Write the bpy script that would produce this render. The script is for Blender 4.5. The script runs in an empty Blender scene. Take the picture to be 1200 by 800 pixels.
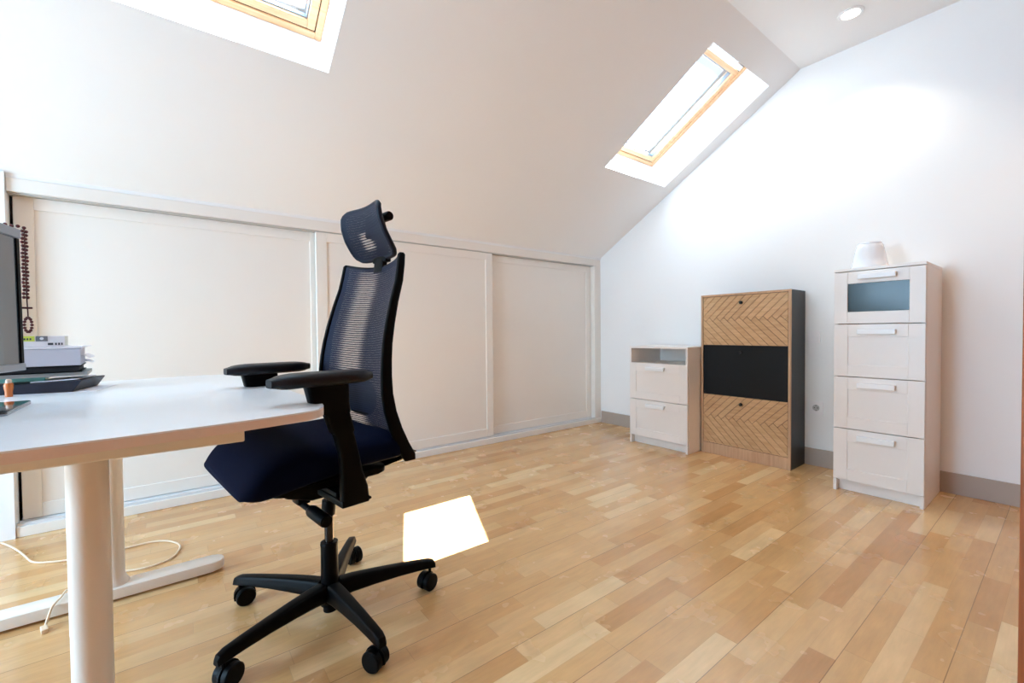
import bpy, bmesh, math, random
from mathutils import Vector, Matrix
random.seed(7)
S = bpy.context.scene
COL = S.collection
PI = math.pi

# ------------------------------------------------------------------ helpers
class MB:
    """collects shapes and links them as ONE mesh object"""
    def __init__(self):
        self.bm = bmesh.new()
        self.mats = []
        self.mi = 0
        self.col = self.bm.loops.layers.float_color.new('tone')
        self.uv = self.bm.loops.layers.uv.new('UVMap')
    def use(self, mat):
        if mat not in self.mats:
            self.mats.append(mat)
        self.mi = self.mats.index(mat)
        return self
    def _fin(self, faces, tone=None):
        for f in faces:
            f.material_index = self.mi
            if tone is not None:
                for l in f.loops:
                    l[self.col] = (tone, tone, tone, 1)
        return faces
    def box(self, x0, y0, z0, x1, y1, z1, bev=0.0, seg=2, M=None, tone=None):
        P = [(x0, y0, z0), (x1, y0, z0), (x1, y1, z0), (x0, y1, z0), (x0, y0, z1), (x1, y0, z1), (x1, y1, z1), (x0, y1, z1)]
        v = [self.bm.verts.new((M @ Vector(p)) if M else p) for p in P]
        F = [self.bm.faces.new([v[i] for i in q]) for q in ((0, 3, 2, 1), (4, 5, 6, 7), (0, 1, 5, 4), (1, 2, 6, 5), (2, 3, 7, 6), (3, 0, 4, 7))]
        self._fin(F, tone)
        if bev > 0:
            E = list({e for f in F for e in f.edges})
            r = bmesh.ops.bevel(self.bm, geom=E, offset=bev, segments=seg, affect='EDGES', profile=0.5)
            self._fin(r['faces'], tone)
        return self
    def prism(self, pts, z0, z1, bev=0.0, M=None, tone=None, seg=2):
        """pts: outline, counter-clockwise in xy; extruded in z"""
        T = (lambda p: M @ Vector(p)) if M else (lambda p: Vector(p))
        a = [self.bm.verts.new(T((x, y, z0))) for x, y in pts]
        b = [self.bm.verts.new(T((x, y, z1))) for x, y in pts]
        n = len(pts)
        F = [self.bm.faces.new(a[::-1]), self.bm.faces.new(b)]
        F += [self.bm.faces.new((a[i], a[(i + 1) % n], b[(i + 1) % n], b[i])) for i in range(n)]
        self._fin(F, tone)
        if bev > 0:
            E = list(F[0].edges) + list(F[1].edges)
            r = bmesh.ops.bevel(self.bm, geom=E, offset=bev, segments=seg, affect='EDGES', profile=0.5)
            self._fin(r['faces'], tone)
        return self
    def loft(self, secs, cap=True, closed=False):
        """secs: list of rings (lists of points, same length)"""
        R = [[self.bm.verts.new(p) for p in s] for s in secs]
        n = len(R[0]); F = []
        m = len(R)
        for i in range(m if closed else m - 1):
            A, B = R[i], R[(i + 1) % m]
            for j in range(n):
                F.append(self.bm.faces.new((A[j], A[(j + 1) % n], B[(j + 1) % n], B[j])))
        if cap and not closed:
            F.append(self.bm.faces.new(R[0][::-1])); F.append(self.bm.faces.new(R[-1]))
        self._fin(F)
        return self
    def lathe(self, prof, o=(0, 0, 0), ax=(0, 0, 1), n=28, cap=True):
        """prof: list of (r, h) along the axis"""
        ax = Vector(ax).normalized()
        u = ax.orthogonal().normalized(); w = ax.cross(u)
        o = Vector(o)
        secs = [[o + ax * h + (u * math.cos(2 * PI * k / n) + w * math.sin(2 * PI * k / n)) * max(r, 1e-4) for k in range(n)] for r, h in prof]
        return self.loft(secs, cap=cap)
    def tube(self, pts, r, n=10, closed=False):
        pts = [Vector(p) for p in pts]
        secs = []; m = len(pts); up = None
        for i, p in enumerate(pts):
            a = pts[i - 1] if (i > 0 or closed) else p
            b = pts[(i + 1) % m] if (i < m - 1 or closed) else p
            t = (b - a).normalized()
            u = t.orthogonal().normalized() if up is None else (up - t * up.dot(t)).normalized()
            up = u; w = t.cross(u)
            rr = r[i] if isinstance(r, (list, tuple)) else r
            secs.append([p + (u * math.cos(2 * PI * k / n) + w * math.sin(2 * PI * k / n)) * rr for k in range(n)])
        return self.loft(secs, closed=closed)
    def sphere(self, c, r, n=8):
        return self.lathe([(r * math.sin(PI * k / n), -r * math.cos(PI * k / n)) for k in range(n + 1)], c, n=n + 2)
    def grid(self, fn, nu, nv, uvfn=None):
        V = [[self.bm.verts.new(fn(i / nu, j / nv)) for j in range(nv + 1)] for i in range(nu + 1)]
        for i in range(nu):
            for j in range(nv):
                f = self.bm.faces.new((V[i][j], V[i + 1][j], V[i + 1][j + 1], V[i][j + 1]))
                f.material_index = self.mi
                if uvfn:
                    for l, (a, b) in zip(f.loops, ((i, j), (i + 1, j), (i + 1, j + 1), (i, j + 1))):
                        l[self.uv].uv = uvfn(a / nu, b / nv)
        return self
    def build(self, name, mat=None, parent=None, smooth=None, loc=None):
        bmesh.ops.remove_doubles(self.bm, verts=self.bm.verts, dist=1e-6)
        bmesh.ops.recalc_face_normals(self.bm, faces=self.bm.faces)
        me = bpy.data.meshes.new(name)
        self.bm.to_mesh(me); self.bm.free()
        for m in (self.mats or [mat]):
            me.materials.append(m)
        if smooth is not None:
            me.polygons.foreach_set('use_smooth', [True] * len(me.polygons))
            me.set_sharp_from_angle(angle=math.radians(smooth))
        o = bpy.data.objects.new(name, me)
        COL.objects.link(o)
        if parent: o.parent = parent
        if loc: o.location = loc
        return o

def tag(o, label, cat, group=None):
    o['label'] = label; o['category'] = cat
    if group: o['group'] = group
    return o
def thing(name, label, cat, loc=(0, 0, 0), rz=0.0, group=None):
    o = bpy.data.objects.new(name, None); COL.objects.link(o)
    o.empty_display_size = 0.1
    o.location = loc; o.rotation_euler = (0, 0, rz)
    return tag(o, label, cat, group)
def struct(o):
    o['kind'] = 'structure'
    return o
def dup_tree(o, parent=None):
    c = o.copy(); COL.objects.link(c)
    if parent: c.parent = parent
    for ch in list(o.children): dup_tree(ch, c)
    return c
def rrect(hx, hy, r, n=5, cx=0, cy=0):
    P = []
    for (sx, sy, a0) in ((1, 1, 0), (-1, 1, 90), (-1, -1, 180), (1, -1, 270)):
        for k in range(n + 1):
            a = math.radians(a0 + 90 * k / n)
            P.append((cx + sx * (hx - r) + r * math.cos(a), cy + sy * (hy - r) + r * math.sin(a)))
    return P

# ------------------------------------------------------------------ materials
def lin(c):
    return tuple(((x / 255) / 12.92 if x / 255 <= 0.04045 else ((x / 255 + 0.055) / 1.055) ** 2.4) for x in c)
def pmat(name, rgb, rough=0.5, metal=0.0, noise=0.0, nscale=20, bump=0.0, bscale=200, spec=0.5, coat=0.0, srgb=True, sheen=0.0):
    m = bpy.data.materials.new(name); m.use_nodes = True
    nt = m.node_tree; b = nt.nodes['Principled BSDF']
    c = lin(rgb) if srgb else rgb
    b.inputs['Base Color'].default_value = (*c, 1)
    b.inputs['Roughness'].default_value = rough
    b.inputs['Metallic'].default_value = metal
    b.inputs['Specular IOR Level'].default_value = spec
    b.inputs['Coat Weight'].default_value = coat
    b.inputs['Sheen Weight'].default_value = sheen
    tc = nt.nodes.new('ShaderNodeTexCoord')
    if noise > 0:
        n = nt.nodes.new('ShaderNodeTexNoise'); n.inputs['Scale'].default_value = nscale; n.inputs['Detail'].default_value = 4
        nt.links.new(tc.outputs['Object'], n.inputs['Vector'])
        mx = nt.nodes.new('ShaderNodeMix'); mx.data_type = 'RGBA'
        mx.inputs['A'].default_value = (*[x * (1 - noise) for x in c], 1)
        mx.inputs['B'].default_value = (*[min(1, x * (1 + noise)) for x in c], 1)
        nt.links.new(n.outputs['Fac'], mx.inputs['Factor'])
        nt.links.new(mx.outputs['Result'], b.inputs['Base Color'])
    if bump > 0:
        n = nt.nodes.new('ShaderNodeTexNoise'); n.inputs['Scale'].default_value = bscale; n.inputs['Detail'].default_value = 3
        nt.links.new(tc.outputs['Object'], n.inputs['Vector'])
        bp = nt.nodes.new('ShaderNodeBump'); bp.inputs['Strength'].default_value = bump; bp.inputs['Distance'].default_value = 0.001
        nt.links.new(n.outputs['Fac'], bp.inputs['Height']); nt.links.new(bp.outputs['Normal'], b.inputs['Normal'])
    return m

class NT:
    """tiny helper for math-node graphs"""
    def __init__(self, m): self.t = m.node_tree
    def n(self, typ, **kw):
        x = self.t.nodes.new(typ)
        for k, v in kw.items(): setattr(x, k, v)
        return x
    def put(self, sock, v):
        if hasattr(v, 'is_output'): self.t.links.new(v, sock)
        else: sock.default_value = v
    def m(self, op, a, b=0.0, c=0.0):
        x = self.n('ShaderNodeMath', operation=op)
        self.put(x.inputs[0], a); self.put(x.inputs[1], b); self.put(x.inputs[2], c)
        return x.outputs[0]
    def comb(self, x, y, z=0.0):
        c = self.n('ShaderNodeCombineXYZ')
        self.put(c.inputs[0], x); self.put(c.inputs[1], y); self.put(c.inputs[2], z)
        return c.outputs[0]
    def mix(self, f, a, b, blend='MIX'):
        x = self.n('ShaderNodeMix', data_type='RGBA', blend_type=blend)
        self.put(x.inputs['Factor'], f)
        self.put(x.inputs['A'], a); self.put(x.inputs['B'], b)
        return x.outputs['Result']

def parquet():
    m = bpy.data.materials.new('beech_parquet'); m.use_nodes = True
    g = NT(m); b = m.node_tree.nodes['Principled BSDF']
    tc = g.n('ShaderNodeTexCoord'); sp = g.n('ShaderNodeSeparateXYZ')
    m.node_tree.links.new(tc.outputs['Object'], sp.inputs[0])
    x, y = sp.outputs[0], sp.outputs[1]
    W = 0.0667
    yy = g.m('ADD', y, 10.0 - 0.0)
    row_f = g.m('DIVIDE', g.m('ADD', yy, 0.0), W)
    row = g.m('FLOOR', row_f)
    wr = g.n('ShaderNodeTexWhiteNoise', noise_dimensions='1D'); g.put(wr.inputs['W'], row)
    off = wr.outputs['Value']
    xf = g.m('ADD', g.m('DIVIDE', x, 0.40), g.m('MULTIPLY', off, 17.0))
    cell = g.m('FLOOR', xf)
    wc = g.n('ShaderNodeTexWhiteNoise', noise_dimensions='2D'); g.put(wc.inputs['Vector'], g.comb(cell, row))
    tone = wc.outputs['Value']
    ramp = g.n('ShaderNodeValToRGB'); g.put(ramp.inputs['Fac'], tone)
    e = ramp.color_ramp.elements
    e[0].position = 0.0; e[0].color = (*lin((193, 142, 88)), 1)
    e[1].position = 1.0; e[1].color = (*lin((232, 200, 150)), 1)
    for p, c in ((0.18, (207, 161, 106)), (0.5, (213, 170, 115)), (0.82, (219, 178, 126))):
        k = e.new(p); k.color = (*lin(c), 1)
    # grain
    gr = g.n('ShaderNodeTexNoise'); gr.inputs['Scale'].default_value = 1.0; gr.inputs['Detail'].default_value = 5; gr.inputs['Roughness'].default_value = 0.65
    g.put(gr.inputs['Vector'], g.comb(g.m('ADD', g.m('MULTIPLY', x, 9.0), g.m('MULTIPLY', tone, 50.0)), g.m('MULTIPLY', y, 75.0), g.m('MULTIPLY', row, 3.1)))
    gfac = g.m('MULTIPLY', g.m('SUBTRACT', gr.outputs['Fac'], 0.5), 0.34)
    mott = g.n('ShaderNodeTexNoise'); mott.inputs['Scale'].default_value = 1.0; mott.inputs['Detail'].default_value = 3
    g.put(mott.inputs['Vector'], g.comb(g.m('MULTIPLY', x, 6.0), g.m('MULTIPLY', y, 16.0), tone))
    gfac = g.m('ADD', gfac, g.m('MULTIPLY', g.m('SUBTRACT', mott.outputs['Fac'], 0.5), 0.30))
    bri = g.m('ADD', 1.0, gfac)
    col = g.mix(1.0, ramp.outputs['Color'], g.comb(bri, bri, bri), 'MULTIPLY')
    # joints
    fy = g.m('FRACT', row_f); fx = g.m('FRACT', xf)
    j1 = g.m('LESS_THAN', fy, 0.012)
    j2 = g.m('LESS_THAN', fx, 0.004)
    by = g.m('FRACT', g.m('DIVIDE', yy, W * 3))
    j3 = g.m('LESS_THAN', by, 0.011)
    j = g.m('MAXIMUM', g.m('MULTIPLY', g.m('MAXIMUM', j1, j2), 0.22), g.m('MULTIPLY', j3, 0.62))
    col = g.mix(j, col, (*lin((92, 58, 34)), 1))
    g.put(b.inputs['Base Color'], col)
    rn = g.n('ShaderNodeTexNoise'); rn.inputs['Scale'].default_value = 7; rn.inputs['Detail'].default_value = 3
    m.node_tree.links.new(tc.outputs['Object'], rn.inputs['Vector'])
    g.put(b.inputs['Roughness'], g.m('ADD', 0.20, g.m('MULTIPLY', rn.outputs['Fac'], 0.12)))
    b.inputs['Specular IOR Level'].default_value = 0.5; b.inputs['Coat Weight'].default_value = 0.35; b.inputs['Coat Roughness'].default_value = 0.10
    bp = g.n('ShaderNodeBump'); bp.inputs['Strength'].default_value = 0.05; bp.inputs['Distance'].default_value = 0.001
    g.put(bp.inputs['Height'], g.m('SUBTRACT', gr.outputs['Fac'], g.m('MULTIPLY', j3, 1.5)))
    g.put(b.inputs['Normal'], bp.outputs['Normal'])
    return m

def woodmat(name, dark, light, axis='x', s=1.0, rough=0.45, tone=True):
    m = bpy.data.materials.new(name); m.use_nodes = True
    g = NT(m); b = m.node_tree.nodes['Principled BSDF']
    tc = g.n('ShaderNodeTexCoord'); sp = g.n('ShaderNodeSeparateXYZ'); m.node_tree.links.new(tc.outputs['Object'], sp.inputs[0])
    sc = {'x': (4, 70, 70), 'y': (70, 4, 70), 'z': (70, 70, 4)}[axis]
    n = g.n('ShaderNodeTexNoise'); n.inputs['Scale'].default_value = s; n.inputs['Detail'].default_value = 5; n.inputs['Roughness'].default_value = 0.6
    att = g.n('ShaderNodeAttribute', attribute_name='tone')
    tv = att.outputs['Fac']
    sh = g.m('MULTIPLY', tv, 37.0) if tone else 0.0
    g.put(n.inputs['Vector'], g.comb(g.m('ADD', g.m('MULTIPLY', sp.outputs[0], sc[0]), sh), g.m('ADD', g.m('MULTIPLY', sp.outputs[1], sc[1]), sh), g.m('MULTIPLY', sp.outputs[2], sc[2])))
    f = g.m('MULTIPLY_ADD', g.m('SUBTRACT', n.outputs['Fac'], 0.5), 1.8, 0.5)
    if tone: f = g.m('ADD', f, g.m('MULTIPLY', g.m('SUBTRACT', tv, 0.5), 0.32))
    x = g.n('ShaderNodeMix', data_type='RGBA'); x.clamp_factor = True
    g.put(x.inputs['Factor'], f); x.inputs['A'].default_value = (*lin(dark), 1); x.inputs['B'].default_value = (*lin(light), 1)
    g.put(b.inputs['Base Color'], x.outputs['Result'])
    b.inputs['Roughness'].default_value = rough
    return m

def meshcloth(name, rgb, centre, half, edge_open, mid_open, vc=0.0, vh=9.0):
    """woven see-through net: threads from the UV map (metres), more open in its middle"""
    m = bpy.data.materials.new(name); m.use_nodes = True
    g = NT(m); b = m.node_tree.nodes['Principled BSDF']; out = m.node_tree.nodes['Material Output']
    b.inputs['Base Color'].default_value = (*lin(rgb), 1); b.inputs['Roughness'].default_value = 0.55
    b.inputs['Specular IOR Level'].default_value = 0.25; b.inputs['Sheen Weight'].default_value = 0.06; b.inputs['Sheen Tint'].default_value = (0.35, 0.5, 0.8, 1)
    uv = g.n('ShaderNodeUVMap', uv_map='UVMap'); sp = g.n('ShaderNodeSeparateXYZ'); m.node_tree.links.new(uv.outputs[0], sp.inputs[0])
    u, v = sp.outputs[0], sp.outputs[1]
    du = g.m('ABSOLUTE', g.m('SUBTRACT', u, centre))
    zone = g.n('ShaderNodeMapRange', interpolation_type='SMOOTHSTEP')
    g.put(zone.inputs['Value'], du); g.put(zone.inputs['From Min'], half * 0.5); g.put(zone.inputs['From Max'], half * 1.5)
    g.put(zone.inputs['To Min'], mid_open); g.put(zone.inputs['To Max'], edge_open)
    vz = g.n('ShaderNodeMapRange', interpolation_type='SMOOTHSTEP')
    g.put(vz.inputs['Value'], g.m('ABSOLUTE', g.m('SUBTRACT', v, vc))); g.put(vz.inputs['From Min'], vh * 0.8); g.put(vz.inputs['From Max'], vh * 1.2)
    g.put(vz.inputs['To Min'], 1.0); g.put(vz.inputs['To Max'], edge_open / mid_open)
    opn = g.m('MAXIMUM', g.m('MULTIPLY', zone.outputs[0], vz.outputs[0]), edge_open)
    fu = g.m('ABSOLUTE', g.m('SUBTRACT', g.m('FRACT', g.m('DIVIDE', u, 0.0046)), 0.5))
    fv = g.m('ABSOLUTE', g.m('SUBTRACT', g.m('FRACT', g.m('DIVIDE', v, 0.0080)), 0.5))
    hole = g.m('MULTIPLY', g.m('LESS_THAN', fu, g.m('MULTIPLY', opn, 0.5)), g.m('LESS_THAN', fv, g.m('MULTIPLY', opn, 0.5)))
    tr = g.n('ShaderNodeBsdfTransparent'); mx = g.n('ShaderNodeMixShader')
    g.put(mx.inputs[0], hole); g.put(mx.inputs[1], b.outputs[0]); g.put(mx.inputs[2], tr.outputs[0])
    g.put(out.inputs[0], mx.outputs[0])
    bp = g.n('ShaderNodeBump'); bp.inputs['Strength'].default_value = 0.5; bp.inputs['Distance'].default_value = 0.002
    g.put(bp.inputs['Height'], fv); g.put(b.inputs['Normal'], bp.outputs['Normal'])
    return m

def panemat(name, tint=(1, 1, 1), refl=0.08):
    m = bpy.data.materials.new(name); m.use_nodes = True
    g = NT(m); out = m.node_tree.nodes['Material Output']
    tr = g.n('ShaderNodeBsdfTransparent'); tr.inputs[0].default_value = (*tint, 1)
    gl = g.n('ShaderNodeBsdfGlossy'); gl.inputs['Roughness'].default_value = 0.02
    mx = g.n('ShaderNodeMixShader'); mx.inputs[0].default_value = refl
    g.put(mx.inputs[1], tr.outputs[0]); g.put(mx.inputs[2], gl.outputs[0]); g.put(out.inputs[0], mx.outputs[0])
    return m
def emat(name, rgb, strength):
    m = bpy.data.materials.new(name); m.use_nodes = True
    b = m.node_tree.nodes['Principled BSDF']
    b.inputs['Base Color'].default_value = (*rgb, 1); b.inputs['Emission Color'].default_value = (*rgb, 1); b.inputs['Emission Strength'].default_value = strength
    return m

M_WALL = pmat('wall_paint', (243, 243, 242), 0.75, bump=0.06, bscale=260, noise=0.01, nscale=3)
M_CEIL = pmat('ceiling_paint', (243, 243, 242), 0.8, bump=0.05, bscale=260, noise=0.01, nscale=3)
M_REV = M_CEIL
M_FLOOR = parquet()
M_LACQ = pmat('white_lacquer', (238, 233, 225), 0.42, noise=0.01, nscale=6)
M_LACQ2 = pmat('white_foil_furniture', (240, 234, 228), 0.35, noise=0.01, nscale=8)
M_HANDLE = pmat('white_plastic_handle', (244, 244, 244), 0.3, noise=0.01)
M_BASE = pmat('grey_skirting', (176, 162, 150), 0.55, noise=0.03, nscale=14)
M_TRACK = pmat('aluminium_track', (222, 224, 226), 0.35, metal=0.0, noise=0.02)
M_TRACKTOP = pmat('pale_top_track', (190, 188, 184), .6, noise=.02)
M_DARKGAP = pmat('dark_rubber', (30, 28, 27), 0.7, noise=0.05)
M_PINE = woodmat('pine_skylight', (222, 170, 122), (243, 206, 164), 'x', 1.0, 0.4, tone=False)
M_ALU_OUT = pmat('grey_outer_cladding', (150, 160, 172), 0.45, metal=0.4, noise=0.03)
M_CLAD = pmat('pale_outer_cladding', (214, 222, 232), 0.5, noise=0.02)
M_PANE = panemat('clear_glass_pane')
M_DESK = pmat('white_desk_laminate', (240, 241, 243), 0.28, noise=0.008, nscale=30)
M_EDGE = pmat('birch_edge_band', (234, 216, 202), 0.5, noise=0.05, nscale=60)
M_STEEL = pmat('white_powder_coat', (236, 230, 221), 0.38, noise=0.01, bump=0.03, bscale=500)
M_BLACK = pmat('black_nylon', (4, 4, 5), 0.45, spec=0.10, noise=0.06, nscale=30, bump=0.05, bscale=600)
M_PAD = pmat('black_arm_pad', (10, 11, 19), 0.45, spec=0.35, noise=0.05)
M_SEAT = pmat('navy_seat_fabric', (4, 11, 36), 0.9, noise=0.12, nscale=300, bump=0.3, bscale=900, spec=0.08)
M_CHROME = pmat('dark_steel_tube', (60, 56, 54), 0.25, metal=0.9, noise=0.02)
M_NET = meshcloth('navy_back_net', (4, 15, 46), -0.060, 0.066, 0.16, 0.58, .84, .34)
M_NET2 = meshcloth('navy_head_net', (5, 14, 38), -0.012, 0.032, 0.10, 0.62, -.030, .028)
M_OAK = woodmat('light_oak_board', (186, 146, 102), (218, 182, 138), 'y', 1.0, 0.5)
M_OAKF = woodmat('light_oak_frame', (182, 142, 108), (214, 178, 142), 'z', 1.0, 0.5, tone=False)
M_OAKG = pmat('herringbone_groove', (70, 44, 28), 0.7, noise=0.05)
M_BLKBOARD = pmat('black_board', (4, 6, 10), 0.5, spec=0.25, noise=0.05, nscale=20)
M_BLKSIDE = woodmat('black_woodgrain_side', (8, 6, 7), (28, 24, 24), 'z', 1.0, 0.42, tone=False)
M_KNOB = pmat('black_metal_knob', (18, 16, 16), 0.35, metal=0.5, noise=0.03)
M_DOORWOOD = woodmat('red_brown_door', (128, 62, 28), (176, 98, 52), 'z', 1.0, 0.35, tone=False)
M_SWITCH = pmat('white_switch_plastic', (245, 243, 244), 0.3, noise=0.01)
M_CERAM = pmat('white_glazed_ceramic', (240, 243, 248), 0.18, noise=0.01, coat=0.4)
M_CABLE = pmat('cream_cable', (236, 214, 186), 0.5, noise=0.03)

# frosted pane of the top drawer
M_FROST = bpy.data.materials.new('frosted_grey_glass'); M_FROST.use_nodes = True
_b = M_FROST.node_tree.nodes['Principled BSDF']
_b.inputs['Roughness'].default_value = 0.16; _b.inputs['Specular IOR Level'].default_value = 0.16
_b.inputs['Base Color'].default_value = (*lin((66, 80, 82)), 1)
_b.inputs['Transmission Weight'].default_value = 0.2

# ------------------------------------------------------------------ room
YB, XR = 2.9906, 3.4554
XL, YF, YE, ZC = -3.0, -1.2, 3.62, 2.733
YK = 1.19
MS = -0.585
def zs(y): return ZC + MS * (y - YK)
NS = Vector((0, -MS, 1)).normalized()        # outward normal of the slope
TS = 0.27                                    # roof thickness (depth of skylight shafts)

struct(MB().box(XL - .1, YF - .1, -.12, XR + .1, YE + .1, 0).build('floor', M_FLOOR))
# walls with the slope cut off at their tops
def gable(x0, x1, name, mat):
    b = MB()
    P = [(YF, 0), (YE, 0), (YE, zs(YE) + .02), (YK, ZC + .02), (YF, ZC + .02)]
    Mx = Matrix(((0, 0, 1, 0), (1, 0, 0, 0), (0, 1, 0, 0), (0, 0, 0, 1)))
    b.prism(P, x0, x1, M=Mx)
    return struct(b.build(name, mat))
gable(XR, XR + .1, 'wall_right', M_WALL)
# left wall with a big added window, out of view, for cool fill light
def wall_left():
    b = MB()
    wy0, wy1, wz0, wz1 = 0.95, 2.25, 0.25, 1.98
    Mx = Matrix(((0, 0, 1, 0), (1, 0, 0, 0), (0, 1, 0, 0), (0, 0, 0, 1)))
    x0, x1 = XL - .1, XL
    b.prism([(YF, 0), (wy0, 0), (wy0, ZC + .02), (YF, ZC + .02)], x0, x1, M=Mx)
    b.prism([(wy0, 0), (wy1, 0), (wy1, wz0), (wy0, wz0)], x0, x1, M=Mx)
    b.prism([(wy0, wz1), (wy1, wz1), (wy1, zs(wy1) + .02), (YK, ZC + .02), (wy0, ZC + .02)], x0, x1, M=Mx)
    b.prism([(wy1, 0), (YE, 0), (YE, zs(YE) + .02), (wy1, zs(wy1) + .02)], x0, x1, M=Mx)
    struct(b.build('wall_left', M_WALL))
    f = MB()
    for (a0, c0, a1, c1) in ((wy0, wz0, wy0 + .06, wz1), (wy1 - .06, wz0, wy1, wz1), (wy0 + .06, wz0, wy1 - .06, wz0 + .06), (wy0 + .06, wz1 - .06, wy1 - .06, wz1), ((wy0 + wy1) / 2 - .03, wz0 + .06, (wy0 + wy1) / 2 + .03, wz1 - .06)):
        f.box(XL - .07, a0, c0, XL - .02, a1, c1, .004)
    w = struct(f.build('window_3', M_LACQ))
    MB().box(XL - .048, wy0 + .06, wz0 + .06, XL - .044, wy1 - .06, wz1 - .06).build('pane', M_PANE, w)
    return (wy0 + wy1) / 2, (wz0 + wz1) / 2, wy1 - wy0, wz1 - wz0
WIN = wall_left()
struct(MB().box(XL - .1, YF - .1, 0, XR + .1, YF, ZC + .02).build('wall_front', M_DOORWOOD))
struct(MB().box(XL - .1, YE, 0, XR + .1, YE + .1, zs(YE) + .02).build('wall_back', M_WALL))
struct(MB().box(XL, YF, ZC, XR, YK, ZC + .1).build('ceiling', M_CEIL))

# sloped ceiling, one mesh, with two skylight shafts
SK = [(-.172, .592), (2.566, 3.328)]
SY0, SY1 = 1.343, 2.170                      # y range of the openings (top, bottom)
xs = [XL, SK[0][0], SK[0][1], SK[1][0], SK[1][1], XR]
ys = [YK, SY0, SY1, YE]
def slope():
    b = MB()
    for side in (0, 1):
        o = NS * (TS * side)
        for i in range(5):
            for j in range(3):
                if i in (1, 3) and j == 1: continue
                q = [Vector((x, y, zs(y))) + o for x, y in ((xs[i], ys[j]), (xs[i + 1], ys[j]), (xs[i + 1], ys[j + 1]), (xs[i], ys[j + 1]))]
                b.bm.faces.new([b.bm.verts.new(p) for p in q])
    for (x0, x1) in SK:
        for (xa, ya, xb, yb) in ((x0, SY0, x1, SY0), (x1, SY0, x1, SY1), (x1, SY1, x0, SY1), (x0, SY1, x0, SY0)):
            A = Vector((xa, ya, zs(ya))); B = Vector((xb, yb, zs(yb)))
            b.bm.faces.new([b.bm.verts.new(p) for p in (A, B, B + NS * TS, A + NS * TS)])
    for (xa, ya, xb, yb) in ((XL, YK, XR, YK), (XR, YK, XR, YE), (XR, YE, XL, YE), (XL, YE, XL, YK)):
        A = Vector((xa, ya, zs(ya))); B = Vector((xb, yb, zs(yb)))
        b.bm.faces.new([b.bm.verts.new(p) for p in (A, B, B + NS * TS, A + NS * TS)])
    return struct(b.build('ceiling_slope', M_CEIL))
slope()

# skylights: local x along the wall, local y down the slope, local z = outward
def skylight(k, x0, x1):
    w = bpy.data.objects.new('window_%d' % k, None); COL.objects.link(w); struct(w)
    dn = Vector((0, 1, MS)).normalized()
    Ls = (SY1 - SY0) / dn.y
    o = Vector(((x0 + x1) / 2, SY0, zs(SY0))) + NS * (TS - .03)
    R = Matrix((Vector((1, 0, 0)), dn, NS.copy())).transposed()
    w.matrix_world = Matrix.Translation(o) @ R.to_4x4()
    hw = (x1 - x0) / 2 - .001
    def ring(b, hx, ya, yb, t, z0, z1, bev=.004):
        b.box(-hx, ya, z0, -hx + t, yb, z1, bev); b.box(hx - t, ya, z0, hx, yb, z1, bev)
        b.box(-hx + t, ya, z0, hx - t, ya + t, z1, bev); b.box(-hx + t, yb - t, z0, hx - t, yb, z1, bev)
        return b
    L0, L1 = .001, Ls - .001
    ring(MB(), hw, L0, L1, .030, 0, .075).build('window_frame', M_PINE, w)
    g = MB(); ring(g, hw - .0305, L0 + .0305, L1 - .0305, .003, .012, .06, 0)
    g.build('gasket', M_DARKGAP, w)
    sa = MB(); ring(sa, hw - .034, L0 + .075, L1 - .034, .036, .006, .066)
    sa.build('sash', M_PINE, w)
    bd = MB(); ring(bd, hw - .0705, L0 + .112, L1 - .0705, .006, .022, .05, 0)
    bd.build('glazing_bead', M_ALU_OUT, w)
    cl = MB(); ring(cl, hw - .02, L0 + .075, L1 - .02, .058, .082, .094, .003)
    cl.build('outer_cladding', M_ALU_OUT, w)
    MB().box(-hw + .0785, L0 + .134, .082, hw - .0785, L0 + .185, .094, .003).build('top_flashing', M_CLAD, w)
    MB().box(-hw + .0775, L0 + .119, .036, hw - .0775, L1 - .0775, .040).build('pane', M_PANE, w)
    vb = MB().box(-hw + .034, L0 + .036, .002, hw - .034, L0 + .072, .03, .006)
    vb.build('ventilation_bar', M_HANDLE, w)
    return w, o, R, Ls
SKY = [skylight(1, *SK[0]), skylight(2, *SK[1])]

# skirting boards
struct(MB().box(XR - .014, .0, 0, XR - .0005, YB - .012, .118, .003).build('baseboard_right', M_BASE))
# knee wall strip above the wardrobe header and wall beside it
struct(MB().box(-.604, 2.992, 1.661, XR - .0005, 3.02, 1.69).build('trim_1', M_CEIL))
struct(MB().box(XL + .0005, 2.975, 0.0005, -.606, 3.05, zs(3.05) + .035).build('wall_knee', M_WALL))

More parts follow.
